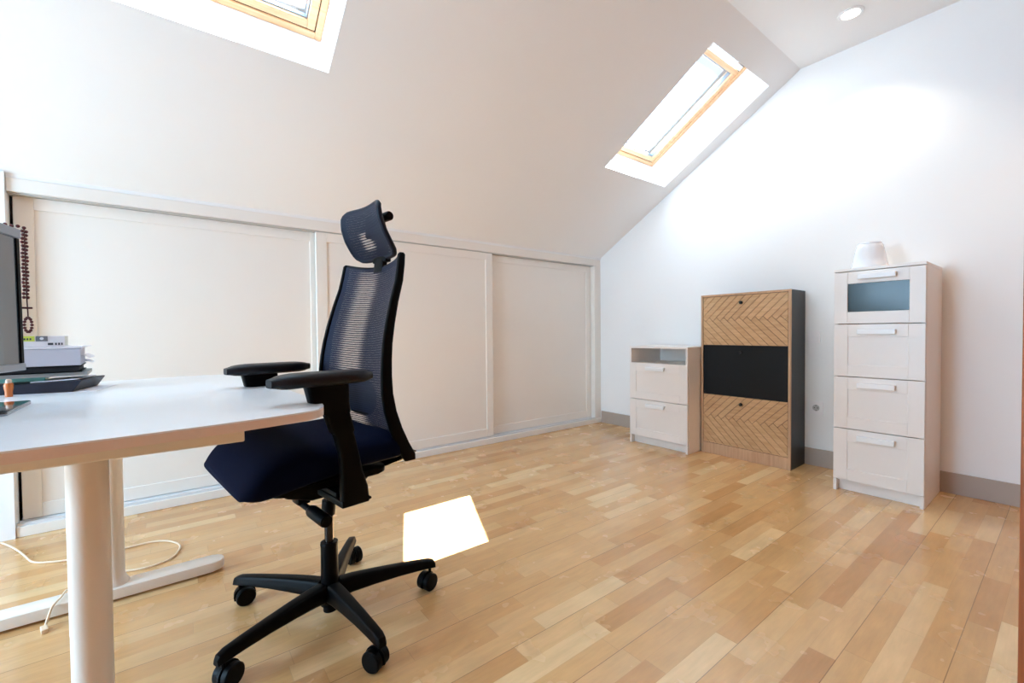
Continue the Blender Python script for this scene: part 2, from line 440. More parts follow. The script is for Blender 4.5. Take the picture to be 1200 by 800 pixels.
# built-in wardrobe front
wf = thing('wardrobe', 'long white built-in wardrobe with three sliding doors along the low wall', 'wardrobe', (0, 3.0, 0))
MB().box(-.604, -.012, 1.597, 3.40, .02, 1.660, .003).build('header', M_LACQ, wf)
MB().box(-.604, .0, 1.590, 3.355, .085, 1.5965).build('top_track', M_TRACKTOP, wf)
b = MB(); b.box(3.356, -.012, .05, 3.400, .085, 1.5965, .003); b.box(3.399, -.006, .05, XR - .0006, .03, 1.659, .002)
b.build('corner_post', M_LACQ, wf)
b = MB(); b.box(-.604, -.018, .0005, XR - .0006, .085, .048, .003)
b.build('plinth', M_LACQ, wf)
for yy in (-.010, .032, .074): MB().box(-.604, yy, .0485, 3.355, yy + .008, .062).build('bottom_track', M_TRACK, wf)
def wardrobe_door(label, x0, x1, yf):
    h = (x1 - x0) / 2; H = 1.589 - .064
    L = ((x0 + x1) / 2, yf - 3.0, .064)
    b = MB(); st, rt, rb = .066, .058, .066; th = .03
    b.box(-h, 0, 0, -h + st, th, H, .002); b.box(h - st, 0, 0, h, th, H, .002)
    b.box(-h + st, 0, 0, h - st, th, rb, .002); b.box(-h + st, 0, H - rt, h - st, th, H, .002)
    t = b.build('door', M_LACQ, wf, loc=L)
    if label: t['label'] = label
    b = MB()
    b.box(-h + st - .004, .007, rb - .004, h - st + .004, .022, H - rt + .004)
    b.build('door_panel', M_LACQ, t)
    return t
wardrobe_door('wide sliding door behind the desk', -.5935, .760, 3.036)
wardrobe_door('', .722, 2.104, 2.996)
wardrobe_door('', 2.066, 3.352, 3.036)

# open timber door leaf at the right edge of the view
d1 = bpy.data.objects.new('door_1', None); COL.objects.link(d1); struct(d1); d1.location = (1.60, -.40, 0)
MB().box(0, -.40, .006, .04, .481, 2.05, .003).build('door_leaf', M_DOORWOOD, d1)
b = MB(); b.lathe([(.024, 0), (.024, .006), (.009, .008), (.009, .05)], (.0395, .40, 1.02), (1, 0, 0)); b.box(.08, .30, 1.01, .098, .41, 1.03, .006)
b.build('door_handle', M_TRACK, d1)

# ------------------------------------------------------------------ furniture along the right wall
def bar_handle(b, yc, z, w=.163):
    b.box(-.028, yc - w / 2, z - .014, -.018, yc + w / 2, z + .014, .003)
    b.box(-.019, yc - w / 2, z + .004, -.0005, yc + w / 2, z + .014, .002)
def framed_front(y0, y1, z0, z1, my, mz0, mz1):
    b = MB()
    b.box(0, y0, z0, .018, y0 + my, z1, .0015); b.box(0, y1 - my, z0, .018, y1, z1, .0015)
    b.box(0, y0 + my, z0, .018, y1 - my, z0 + mz0, .0015); b.box(0, y0 + my, z1 - mz1, .018, y1 - my, z1, .0015)
    b.box(.005, y0 + my - .003, z0 + mz0 - .003, .016, y1 - my + .003, z1 - mz1 + .003)
    return b

# tall dresser
XD, DY0, DY1 = 3.0199, .4726, .8645
D = thing('tall_dresser', 'tall narrow white chest with four drawers, the top one glazed', 'dresser', (XD, (DY0 + DY1) / 2, 0))
hy = (DY1 - DY0) / 2; dep = XR - .0155 - XD
b = MB(); b.box(.0205, -hy, 0.0005, dep, -hy + .016, 1.2575, .001); b.box(.0205, hy - .016, 0.0005, dep, hy, 1.2575, .001)
b.box(dep - .006, -hy + .016, .06, dep, hy - .016, 1.2575); b.box(.0205, -hy + .016, .06, dep - .006, hy - .016, .076)
b.build('carcass', M_LACQ2, D)
b = MB(); b.box(.0005, -hy - .0005, 1.258, dep, hy + .0005, 1.2735, .001); b.build('top_panel', M_LACQ2, D)
b = MB(); b.box(.045, -hy + .0165, 0.0005, .060, hy - .0165, .0595); b.build('plinth', M_LACQ2, D)
for s in (-1, 1): MB().box(.002, s * (hy - .009) - .008, .0005, .020, s * (hy - .009) + .008, .0665, .001).build('front_foot', M_LACQ2, D)
zz = [(.069, .3625), (.3665, .660), (.664, .9585), (.9625, 1.2545)]
for k, (z0, z1) in enumerate(zz):
    dr = None
    if k < 3:
        dr = framed_front(-hy + .001, hy - .001, z0, z1, .066, .066, .070).build('drawer', M_LACQ2, D)
        b = MB(); bar_handle(b, 0.0, z1 - .042); b.build('drawer_handle', M_HANDLE, dr)
    else:
        b = MB(); my = .063; y0, y1 = -hy + .001, hy - .001; a, c = .066, .067
        b.box(0, y0, z0, .018, y0 + my, z1, .0015); b.box(0, y1 - my, z0, .018, y1, z1, .0015)
        b.box(0, y0 + my, z0, .018, y1 - my, z0 + a, .0015); b.box(0, y0 + my, z1 - c, .018, y1 - my, z1, .0015)
        dr = b.build('drawer', M_LACQ2, D); dr['label'] = 'top drawer front framing a grey glass pane'
        b = MB(); b.box(.008, y0 + my - .002, z0 + a - .002, .012, y1 - my + .002, z1 - c + .002); b.build('glass_pane', M_FROST, dr)
        b = MB(); b.box(.022, y0 + .02, z0 + .012, dep - .03, y1 - .02, z0 + .02); b.box(.022, y0 + .02, z0 + .02, dep - .03, y0 + .03, z1 - .06); b.box(.022, y1 - .03, z0 + .02, dep - .03, y1 - .02, z1 - .06); b.box(dep - .04, y0 + .03, z0 + .02, dep - .03, y1 - .03, z1 - .06)
        b.build('drawer_box', M_ALU_OUT, dr)
        b = MB(); bar_handle(b, 0.0, z1 - .034); b.build('drawer_handle', M_HANDLE, dr)

# small cabinet with an open shelf
XS_, SY0_, SY1_ = 3.019, 1.7768, 2.3012
C2 = thing('bedside_cabinet', 'low white cabinet with an open shelf above two drawers', 'bedside cabinet', (XS_, (SY0_ + SY1_) / 2, 0))
hy = (SY1_ - SY0_) / 2; dep = XR - .0155 - XS_
b = MB()
for s in (-1, 1):
    b.box(.0205, min(s * hy, s * (hy - .016)), .0005, dep, max(s * hy, s * (hy - .016)), .7915, .001)
    b.box(.002, min(s * hy, s * (hy - .016)), .672, .020, max(s * hy, s * (hy - .016)), .7915, .001)
b.box(dep - .006, -hy + .016, .06, dep, hy - .016, .7915)
b.build('carcass', M_LACQ2, C2)
b = MB(); b.box(.004, -hy + .0165, .655, dep - .0065, hy - .0165, .671, .001); b.build('shelf', M_LACQ2, C2)
b = MB(); b.box(.0005, -hy - .0005, .792, dep, hy + .0005, .8085, .001); b.build('top_panel', M_LACQ2, C2)
b = MB(); b.box(.045, -hy + .0165, .0005, .060, hy - .0165, .0595); b.build('plinth', M_LACQ2, C2)
for s in (-1, 1): MB().box(.002, s * (hy - .009) - .008, .0005, .020, s * (hy - .009) + .008, .0665, .001).build('front_foot', M_LACQ2, C2)
for z0, z1 in ((.069, .3705), (.3745, .6715)):
    dr = framed_front(-hy + .001, hy - .001, z0, z1, .062, .060, .070).build('drawer', M_LACQ2, C2)
    b = MB(); bar_handle(b, .01, z1 - .042, .168); b.build('drawer_handle', M_HANDLE, dr)

# shoe cabinet with herringbone flaps
XC, CY0, CY1 = 3.1929, 1.1502, 1.7673
C3 = thing('shoe_cabinet', 'oak and black shoe cabinet with three flaps, two in herringbone', 'shoe cabinet', (XC, (CY0 + CY1) / 2, 0))
hy = (CY1 - CY0) / 2; dep = XR - .0155 - XC
for s in (-1, 1): MB().box(.0165, min(s * hy, s * (hy - .015)), .0005, dep, max(s * hy, s * (hy - .015)), 1.1985, .001).build('side_panel', M_BLKSIDE, C3)['label'] = 'black woodgrain side'
b = MB()
for s in (-1, 1): b.box(0, min(s * hy, s * (hy - .015)), .0005, .016, max(s * hy, s * (hy - .015)), 1.1985, .0015)
b.box(0, -hy + .015, 1.184, .016, hy - .015, 1.1985, .0015)
b.build('front_frame', M_OAKF, C3)
b = MB(); b.box(.0165, -hy + .0155, 1.182, dep, hy - .0155, 1.1985, .001); b.build('top_panel', M_BLKSIDE, C3)
b = MB(); b.box(.003, -hy + .0155, .0005, .016, hy - .0155, .082, .001); b.build('plinth', M_OAKF, C3)
b = MB(); b.box(.03, -hy + .0155, .082, .045, hy - .0155, 1.18); b.build('back_panel', M_DARKGAP, C3)
def clip(poly, n, d):
    """keep the side n.p >= d"""
    out = []
    for i in range(len(poly)):
        p, q = poly[i], poly[(i + 1) % len(poly)]
        a = n[0] * p[0] + n[1] * p[1] - d; c = n[0] * q[0] + n[1] * q[1] - d
        if a >= 0: out.append(p)
        if (a >= 0) != (c >= 0):
            t = a / (a - c); out.append((p[0] + (q[0] - p[0]) * t, p[1] + (q[1] - p[1]) * t))
    return out
def herringbone(y0, y1, z0, z1, zmid, ph):
    """boards leaning one way above the middle line, the other way below it; in (u, z), u growing to the right in view"""
    b = MB(); s = .0545; gp = .0019
    b.use(M_OAKG).box(.009, y0, z0, .015, y1, z1)
    b.use(M_OAK)
    base = [(-y1, z0 - zmid), (-y0, z0 - zmid), (-y0, z1 - zmid), (-y1, z1 - zmid)]
    Mx = Matrix(((0, 0, 1, 0), (-1, 0, 0, 0), (0, 1, 0, zmid), (0, 0, 0, 1)))
    for k in range(-40, 40):
        # upper board: k s <= u - z <= (k+1) s,   u + z >= (k+1) s
        P = clip(base, (1, -1), k * s + ph + gp); P = clip(P, (-1, 1), -((k + 1) * s + ph) + gp) if len(P) > 2 else []
        P = clip(P, (1, 1), (k + 1) * s + ph + gp) if len(P) > 2 else []
        if len(P) > 2: b.prism(P, .0035, .0095, M=Mx, tone=random.random())
        # lower board: k s <= u + z <= (k+1) s,   u - z >= k s
        P = clip(base, (1, 1), k * s + ph + gp); P = clip(P, (-1, -1), -((k + 1) * s + ph) + gp) if len(P) > 2 else []
        P = clip(P, (1, -1), k * s + ph + gp) if len(P) > 2 else []
        if len(P) > 2: b.prism(P, .0035, .0095, M=Mx, tone=random.random())
    return b
fy0, fy1 = -hy + .018, hy - .018
def knob(par, z, mat):
    b = MB(); b.lathe([(.005, 0), (.005, .012), (.0115, .014), (.0115, .024), (.010, .026)], (.004, .005, z), (-1, 0, 0), 18)
    return b.build('knob', mat, par, 40)
f = herringbone(fy0, fy1, .8235, 1.181, 1.000, .0).build('flap', None, C3); f['label'] = 'herringbone oak flap'; knob(f, 1.128, M_KNOB)
f = MB().box(.003, fy0, .4535, .015, fy1, .820, .001).build('flap', M_BLKBOARD, C3); f['label'] = 'plain black flap'; k_ = knob(f, .772, M_CHROME)
f = herringbone(fy0, fy1, .085, .450, .272, .01).build('flap', None, C3); f['label'] = 'herringbone oak flap'; knob(f, .400, M_KNOB)

# bowl upside down on the dresser
BW = thing('bowl', 'white bowl turned upside down on the tall dresser', 'bowl', (3.16, .735, 1.2740))
b = MB(); b.lathe([(.080, 0), (.086, .002), (.087, .014), (.082, .020), (.076, .06), (.066, .115), (.060, .136), (.056, .139), (.0, .140)], n=40); b.build('bowl_body', M_CERAM, BW, 50)
b = MB(); b.lathe([(.053, .1402), (.054, .148), (.052, .150), (.048, .148), (.047, .1402)], n=36); b.build('foot_ring', M_CERAM, BW, 50)

# switch and socket on the right wall
sw = thing('light_switch', 'white square switch plate on the wall above the socket', 'light switch', (XR - .0005, 1.098, .880))
MB().prism(rrect(.036, .041, .004), 0, .012, .002, M=Matrix(((0, 0, -1, 0), (-1, 0, 0, 0), (0, 1, 0, 0), (0, 0, 0, 1)))).build('plate', M_SWITCH, sw)
MB().prism(rrect(.028, .032, .003), 0.0125, .018, .002, M=Matrix(((0, 0, -1, 0), (-1, 0, 0, 0), (0, 1, 0, 0), (0, 0, 0, 1)))).build('rocker', M_SWITCH, sw)
so = thing('wall_socket', 'white round-welled power socket on the wall near the skirting', 'socket', (XR - .0005, 1.085, .398))
Mw = Matrix(((0, 0, -1, 0), (-1, 0, 0, 0), (0, 1, 0, 0), (0, 0, 0, 1)))
MB().prism(rrect(.041, .043, .005), 0, .009, .002, M=Mw).build('plate', M_SWITCH, so)
b = MB(); b.lathe([(.0215, 0), (.0235, 0), (.0235, .004), (.0215, .004)], (-.0092, 0, 0), (-1, 0, 0), 32, False)
b.build('rim', M_SWITCH, so, 40)
b = MB(); b.lathe([(.021, 0), (.021, .0006), (0, .0006)], (-.0092, 0, 0), (-1, 0, 0), 32); b.build('well', pmat('grey_socket_well', (190, 186, 184), .5, noise=.02), so)
b = MB()
for s in (-1, 1): b.lathe([(.0032, 0), (.0032, .0012), (0, .0012)], (-.0099, s * .0095, 0), (-1, 0, 0), 12)
for s in (-1, 1): b.box(-.0112, -.003, s * .018 - .002, -.0099, .003, s * .018 + .002)
b.build('contact', M_DARKGAP, so)

# recessed downlight
dl = thing('downlight', 'small round recessed spotlight glowing in the flat ceiling', 'downlight', (3.085, .812, ZC - .0005))
b = MB(); b.lathe([(.045, 0), (.062, 0), (.062, -.003), (.055, -.007), (.045, -.006)], n=40, cap=False); b.build('trim_ring', M_HANDLE, dl, 40)
b = MB(); b.lathe([(0, -.001), (.0445, -.001), (.042, -.004), (0, -.005)], n=36); b.build('lamp_lens', emat('warm_lamp_lens', (1.0, .96, .86), 6.0), dl, 40)

# ------------------------------------------------------------------ desk
DK = thing('desk', 'white desk with rounded corners on two T-shaped steel legs', 'desk', (-.1, 1.7, 0))
def catmull(P, n=8, closed=True):
    out = []; m = len(P)
    for i in range(m):
        p0, p1, p2, p3 = [Vector((*P[(i + k) % m], 0)) for k in (-1, 0, 1, 2)]
        for t in range(n):
            t /= n
            q = .5 * ((2 * p1) + (-p0 + p2) * t + (2 * p0 - 5 * p1 + 4 * p2 - p3) * t * t + (-p0 + 3 * p1 - 3 * p2 + p3) * t ** 3)
            out.append((q.x, q.y))
    return out
top = [(-.505, 1.030), (-.36, 1.027), (-.22, 1.030), (-.03, 1.045), (.12, 1.066), (.215, 1.087), (.258, 1.106), (.285, 1.142), (.297, 1.20), (.300, 1.28), (.286, 1.53), (.246, 1.96), (.214, 2.22), (.198, 2.32), (.176, 2.372), (.130, 2.398), (.06, 2.402), (-.08, 2.390), (-.24, 2.360), (-.38, 2.335), (-.50, 2.315), (-.535, 2.295), (-.545, 2.25), (-.545, 1.7), (-.545, 1.10), (-.537, 1.05)]
top = [(x + .1, y - 1.7) for x, y in catmull(top, 5)]
b = MB(); b.use(M_EDGE).prism(top, .7285, .7465, .0015)
ctr = Vector((0, 0)); 
b.use(M_DESK).prism(top, .7465, .7500, .0012)
tp = b.build('desktop', None, DK, 30)
LEG = [(-.150, 1.235), (-.196, 2.100)]
for (cx, cy) in LEG:
    lx, ly = cx + .1, cy - 1.7
    b = MB(); b.lathe([(.045, .0455), (.042, .052), (.0365, .062), (.0325, .075), (.0325, .325), (.0330, .328), (.0330, .679)], (lx, ly, 0), n=40)
    lg = b.build('leg', M_STEEL, DK, 40)
    ft = MB()
    o_ = []
    x0, x1, hh = lx - .345, lx + .330, .039
    for k in range(13): a = -PI / 2 + PI * k / 12; o_.append((x1 - hh + hh * math.cos(a), ly - .018 + hh * math.sin(a)))
    for k in range(13): a = PI / 2 + PI * k / 12; o_.append((x0 + hh + hh * math.cos(a), ly - .018 + hh * math.sin(a)))
    ft.prism(o_, .010, .045, .004)
    f_ = ft.build('foot', M_STEEL, lg, 30)
    for s in (-.28, .26): MB().lathe([(.014, .0005), (.014, .0095)], (lx + s, ly - .018, 0), n=16).build('glide', M_BLACK, lg)
b = MB(); b.box(-.33, 1.190 - 1.7, .680, .222, 1.280 - 1.7, .728, .003); b.box(-.37, 2.055 - 1.7, .680, .19, 2.145 - 1.7, .728, .003)
b.box(-.06, 1.2805 - 1.7, .690, -.02, 2.0545 - 1.7, .728, .002); b.box(-.26, 1.2805 - 1.7, .690, -.22, 2.0545 - 1.7, .728, .002)
b.build('under_frame', M_STEEL, DK)


# cream cable on the floor
cb = thing('cable', 'cream cable looping over the floor under the desk', 'cable', (-.3, 2.5, 0))
pts = [(-.72, 2.90, .10), (-.66, 2.875, .055), (-.60, 2.84, .02), (-.555, 2.775, .0045), (-.52, 2.69, .0045), (-.485, 2.61, .0045), (-.43, 2.567, .0045), (-.36, 2.54, .0045), (-.28, 2.528, .0045), (-.20, 2.527, .0045), (-.12, 2.530, .0045), (-.06, 2.505, .0045), (-.018, 2.445, .0045), (-.006, 2.39, .0045), (-.02, 2.32, .0045), (-.055, 2.275, .0045), (-.12, 2.262, .0045), (-.19, 2.283, .0045), (-.25, 2.285, .0045), (-.295, 2.23, .0045), (-.312, 2.155, .020), (-.318, 2.130, .051), (-.326, 2.088, .051), (-.335, 2.047, .051), (-.340, 2.035, .047), (-.346, 2.015, .025), (-.350, 2.00, .008)]
def cr3(P, n=6):
    out = []; m = len(P); P = [Vector(p) for p in P]
    for i in range(m - 1):
        p0, p1, p2, p3 = P[max(i - 1, 0)], P[i], P[i + 1], P[min(i + 2, m - 1)]
        for t in range(n):
            t /= n
            out.append(.5 * ((2 * p1) + (-p0 + p2) * t + (2 * p0 - 5 * p1 + 4 * p2 - p3) * t * t + (-p0 + 3 * p1 - 3 * p2 + p3) * t ** 3))
    out.append(P[-1]); return out
off = Vector((.3, -2.5, 0))
b = MB(); b.tube([p + off for p in cr3(pts)], .0036, 8); b.build('cord', M_CABLE, cb, 60)
b = MB(); Mx = Matrix.Translation((-.352 + .3, 1.992 - 2.5, .0075)) @ Matrix.Rotation(.25, 4, 'Z'); b.box(-.008, -.03, -.006, .008, .006, .006, .002, M=Mx)
o = b.build('plug', M_CABLE, cb)

# ------------------------------------------------------------------ things on the desk
TD = .7505
# monitor, standing near the back edge and seen almost edge-on
az = math.radians(12)
MN = thing('monitor', 'widescreen computer monitor with grey bezel, seen edge-on at far left', 'monitor', (-.432, 1.437, TD), -az)
# local: y along the screen (+y away), +x faces the user
tilt = Matrix.Translation((.05, 0, .27)) @ Matrix.Rotation(math.radians(-.5), 4, 'Y')
b = MB(); b.box(-.03, -.275, -.178, .0, .275, .190, .004, M=tilt); b.box(-.055, -.16, -.10, -.03, .16, .11, .008, M=tilt)
b.build('housing', M_BLACK, MN)
M_BEZ = pmat('silver_bezel', (150, 156, 164), .35, metal=.3, noise=.02)
for (y0, z0, y1, z1) in ((-.275, .166, .275, .190), (-.275, -.178, .275, -.160)): MB().box(.0003, y0, z0, .009, y1, z1, .002, M=tilt).build('bezel', M_BEZ, MN)['label'] = 'silver-grey bezel strip'
for y0 in (-.275, .262): MB().box(.0003, y0, -.1595, .006, y0 + .013, .1655, .001, M=tilt).build('side_bezel', M_BLACK, MN)
b = MB(); b.box(.0003, -.2615, -.1595, .003, .2615, .1655, M=tilt); b.build('screen', pmat('dark_screen', (60, 70, 78), .12, noise=.01, spec=.7, coat=.5), MN)
b = MB(); b.box(-.075, -.035, .012, -.04, .035, .30, .006); b.build('stand_neck', M_BLACK, MN)
b = MB(); b.prism(rrect(.075, .12, .03), 0, .012, .003, M=Matrix.Translation((-.03, -.09, 0))); b.build('stand_base', M_BLACK, MN)

# prayer beads hung on the far top corner of the monitor
PB = thing('prayer_beads', 'dark red string of beads hanging from the monitor corner', 'beads', (-.3195, 1.722, .95))
M_BEAD = pmat('dark_red_bead', (92, 32, 34), .3, noise=.15, nscale=60)
M_BEAD2 = pmat('red_cord', (70, 24, 30), .7, noise=.1)
b = MB(); r = .0044
for i in range(19):
    for s in (0, 1): b.sphere((-.001 + .0045 * s + .001 * math.sin(i * 1.7 + s), -.002 + .008 * s, .262 - i * .0098), r, 6)
for i in range(6): b.sphere((-.004 - .010 * i + .006, .0 - .006 * i, .271 + .002 * (i % 2)), r, 6)
b.build('bead_strand', M_BEAD, PB, 60)
b = MB(); b.tube([(.002, 0, .27), (.003, .001, .08), (.004, .001, .045), (.004, .001, .03)], .0015, 6); b.box(-.006, -.002, .055, .013, .003, .060, .001); b.build('cord', M_BEAD2, PB)
b = MB()
for i in range(14):
    a = 2 * PI * i / 14; b.sphere((.004 + .006 * math.cos(a), .006 * math.cos(a), .012 + .019 * math.sin(a)), .0038, 6)
b.build('bead_loop', M_BEAD, PB, 60)

# tablet lying in front
TB = thing('tablet', 'thin black tablet lying flat on the desk below the monitor', 'tablet', (-.398, 1.602, TD), math.radians(1))
b = MB(); b.prism(rrect(.086, .122, .010), 0, .0042, .001); o = b.build('back_shell', pmat('silver_shell', (170, 176, 186), .3, metal=.6, noise=.02), TB); o['label'] = 'silver underside'
b = MB(); b.prism(rrect(.086, .122, .010), .0045, .0085, .001); b.build('glass_front', pmat('black_glass', (14, 18, 28), .08, noise=.02, coat=.5), TB)

# small orange tube
OT = thing('glue_stick', 'small orange tube with a pale cap, standing by the papers', 'glue stick', (-.402, 1.955, TD))
b = MB(); b.lathe([(.0075, 0), (.0085, .001), (.0080, .014), (.0100, .026), (.0105, .036), (.0085, .041)], n=20); b.build('body', pmat('orange_plastic', (214, 120, 58), .4, noise=.05), OT, 40)
b = MB(); b.lathe([(.0068, .0413), (.0070, .050), (.0045, .053), (0, .0535)], n=20); b.build('cap', pmat('pale_cap', (226, 198, 176), .4, noise=.03), OT, 40)

# pile of papers and folders behind the monitor: each sheet pack is its own thing
RZ = math.radians(-10.8)
PO = Vector((-.203, 1.962, 0))
def at(lx, ly, z, rz=0.0):
    c, s = math.cos(RZ), math.sin(RZ)
    return (PO.x + lx * c - ly * s, PO.y + lx * s + ly * c, z)
PAPER = pmat('white_paper', (238, 238, 244), .7, noise=.02, nscale=40)
RZ2 = math.radians(4)
PO2 = Vector((-.249, 2.0, 0))
def at2(lx, ly, z):
    c, s = math.cos(RZ2), math.sin(RZ2)
    return (PO2.x + lx * c - ly * s, PO2.y + lx * s + ly * c, z)
def slabthing(name, label, cat, lx0, lx1, ly0, ly1, z0, z1, mat, r=.003, bev=.001, jit=0.0, group=None, f=at, rz=RZ):
    t = MB(); cx, cy = (lx0 + lx1) / 2, (ly0 + ly1) / 2
    t.prism(rrect((lx1 - lx0) / 2, (ly1 - ly0) / 2, r), 0, z1 - z0, bev)
    o = t.build(name, mat); o.location = f(cx, cy, z0); o.rotation_euler = (0, 0, rz + jit)
    return tag(o, label, cat, group)
slabthing('paper_sheet', 'white sheet lying on the desk under the dark document case', 'paper', -.32, -.012, -.010, .20, TD, TD + .0012, PAPER, .001, 0, .01)
# dark document case with a slanted right end
dc = thing('document_case', 'dark navy shallow case at the bottom of the paper pile, slanted right end', 'document case', at(-.166, .10, TD + .0017), RZ)
M_NAVY = pmat('navy_case', (18, 20, 38), .45, noise=.08, nscale=40)
b = MB()
Mx = Matrix(((1, 0, 0, 0), (0, 0, -1, .10), (0, 1, 0, 0), (0, 0, 0, 1)))
b.prism([(-.15, .0), (.100, 0), (.122, .034), (.118, .036), (-.02, .030), (-.15, .024)], 0, .205, .002, M=Mx)
b.build('shell', M_NAVY, dc)
b = MB(); Mx2 = Matrix.Translation((.045, -.055, .0348)) @ Matrix.Rotation(math.radians(-2.5), 4, 'Y'); b.box(-.05, -.030, -.0005, .060, .13, .0025, .001, M=Mx2)
b.build('flap', PAPER, dc)['label'] = 'white sheet clipped on the lid'
slabthing('plastic_folder', 'teal folder in the pile, resting behind the dark document case', 'folder', -.31, -.087, .020, .215, TD + .0385, TD + .050, pmat('teal_folder', (112, 186, 178), .4, noise=.06), .002, .001, .02, 'folders in the pile', f=at2, rz=RZ2)
slabthing('plastic_folder', 'grey folder in the pile, directly under the black ring binder', 'folder', -.31, .014, .010, .22, TD + .0505, TD + .062, pmat('grey_folder', (168, 172, 170), .45, noise=.05), .002, .001, -.01, 'folders in the pile', f=at2, rz=RZ2)
rb = thing('ring_binder', 'thin black binder under the white box in the paper pile', 'binder', at2(-.145, .115, TD + .0625), RZ2)
b = MB(); b.box(-.16, -.112, .0, .145, .11, .003, .001); b.box(-.16, -.112, .0185, .145, .11, .0215, .001); b.box(-.163, -.112, .0, -.160, .11, .0215, .001)
b.build('cover', M_BLACK, rb)
b = MB(); b.box(-.155, -.108, .0035, .138, .106, .018); b.build('page_block', pmat('dark_divider_pages', (26, 28, 34), .7, noise=.1, nscale=80), rb)
bx = thing('paper_box', 'white cardboard box of paper in the middle of the pile', 'box', at2(-.150, .11, TD + .0845), RZ2)
M_CARD = pmat('pale_cardboard', (206, 208, 220), .6, noise=.03, nscale=30)
b = MB(); b.box(-.15, -.105, 0, .148, .10, .055, .002); b.build('box_body', M_CARD, bx)
b = MB(); b.box(-.152, -.108, .0555, .152, .103, .0625, .002); b.build('lid', PAPER, bx)
# loose sheets sticking out on the right of the box
def loose(label, lx, ly, z, ang, curl, L=.055):
    b = MB()
    b.grid(lambda u, v: (u * L, (v - .5) * .16, curl * u * u), 8, 2)
    o = b.build('loose_sheet', PAPER)
    m = o.modifiers.new('thickness', 'SOLIDIFY'); m.thickness = .0008
    o.location = at2(lx, ly, z); o.rotation_euler = (0, 0, RZ2 + ang)
    return tag(o, label, 'paper', 'loose sheets beside the paper box')
loose('loose white sheet curling up beside the top of the white paper box', .0045, .095, TD + .1455, .03, .003, .016)
loose('loose white sheet drooping against the middle of the white paper box', .0005, .11, TD + .118, -.05, -.012, .020)
loose('loose white sheet drooping lowest beside the black binder', .0005, .10, TD + .098, .02, -.008, .024)
bk = thing('paperback_book', 'white booklet with a yellow-green spine label on top of the pile', 'book', at2(-.137, .085, TD + .1475), RZ2 + .01)
b = MB(); b.box(-.14, -.075, 0, .098, .08, .0015, .0005); b.box(-.14, -.075, .0325, .098, .08, .034, .0005); b.box(-.14, -.0765, 0, .098, -.075, .034, .0005)
b.build('cover', PAPER, bk)
b = MB(); b.box(-.138, -.0745, .002, .096, .078, .032); b.build('page_block', pmat('cream_pages', (226, 226, 214), .7, noise=.04, nscale=90), bk)
b = MB(); b.box(-.138, -.0775, .0175, .032, -.0768, .0338); o = b.build('spine_band', pmat('yellow_green_print', (214, 232, 96), .5, noise=.02), bk); o['label'] = 'yellow-green printed band'
b = MB(); b.box(.034, -.0775, .0175, .060, -.0768, .0338); b.build('spine_block', pmat('grey_print', (120, 126, 134), .5, noise=.04), bk)
M_PRINT = pmat('dark_print', (70, 78, 84), .6, noise=.04)
for i in range(6): MB().box(-.010 + i * .0062, -.0781, .0215, -.0062 + i * .0062, -.0776, .0275).build('print_mark', M_PRINT, bk)
for (xa, w) in ((-.004, .002), (.004, .002), (.060, .012), (.076, .004), (.083, .004), (.090, .003)): MB().box(xa, -.0775, .005, xa + w, -.0768, .012).build('print_mark', M_PRINT, bk)
b = MB(); b.lathe([(.0045, 0), (.0045, .0004), (0, .0004)], (.047, -.0776, .026), (0, -1, 0), 14); b.build('print_dot', PAPER, bk)

# ------------------------------------------------------------------ office chair (local +x forward, +y its left side)
CA = math.radians(189)
CH = thing('office_chair', 'black and navy mesh office chair with headrest and armrests, at the desk', 'office chair', (.387, 1.505, 0), CA)
def sect(cx, cy, cz, a, b_, axis, n=24, e=4.0, tw=0.0):
    """superellipse ring in the plane across the axis"""
    R = []
    for k in range(n):
        t = 2 * PI * k / n
        c, s = math.cos(t), math.sin(t)
        p = (abs(c) ** (2 / e)) * (1 if c >= 0 else -1) * a
        q = (abs(s) ** (2 / e)) * (1 if s >= 0 else -1) * b_
        if axis == 'x': R.append((cx, cy + p, cz + q))
        elif axis == 'y': R.append((cx + p, cy, cz + q))
        else: R.append((cx + p, cy + q, cz))
    return R
# seat cushion: waterfall front edge
def seat():
    b = MB(); secs = []
    N = 60
    for i in range(N + 1):
        t = i / N
        u = -.165 + .468 * t
        tt = 2 * t - 1
        hw = .245 * (1 - .30 * (max(0, -tt - .80) / .20) ** 2)
        top_z = .626 - .012 * (1 - (2 * t - .9) ** 2) * .6
        if t > .66: top_z -= .075 * ((t - .66) / .34) ** 2.4
        if t < .12: top_z -= .030 * ((.12 - t) / .12) ** 2
        bot_z = .532 - .030 * min(1, max(0, (t - .35) / .5))
        if t < .10: bot_z += .020 * ((.10 - t) / .10) ** 2
        c = (top_z + bot_z) / 2; hz = (top_z - bot_z) / 2
        if t > .88:
            q_ = (t - .88) / .12; k_ = max(.16, (1 - q_ ** 2.0)) ** .5
            hz *= k_; hw *= 1 - .13 * q_ ** 3; c -= .002 * q_
        if i == 0: hz *= .72
        ring = []
        n = 36
        for k in range(n):
            a = 2 * PI * k / n
            cc, ss = math.cos(a), math.sin(a)
            ex = 4.5
            p = (abs(cc) ** (2 / ex)) * (1 if cc >= 0 else -1) * hw
            q = (abs(ss) ** (2 / ex)) * (1 if ss >= 0 else -1) * hz
            if ss > 0: q += .008 * (p / hw) ** 2 * ss - .004
            ring.append((u + .022 * (p / .245) * max(0, t - .7), p, c + q))
        secs.append(ring)
    b.loft(secs)
    return b.build('seat', M_SEAT, CH, 50)
seat()
b = MB(); b.prism(rrect(.17, .19, .04, cx=.055), .492, .510, .004); b.build('seat_shell', M_BLACK, CH, 30)
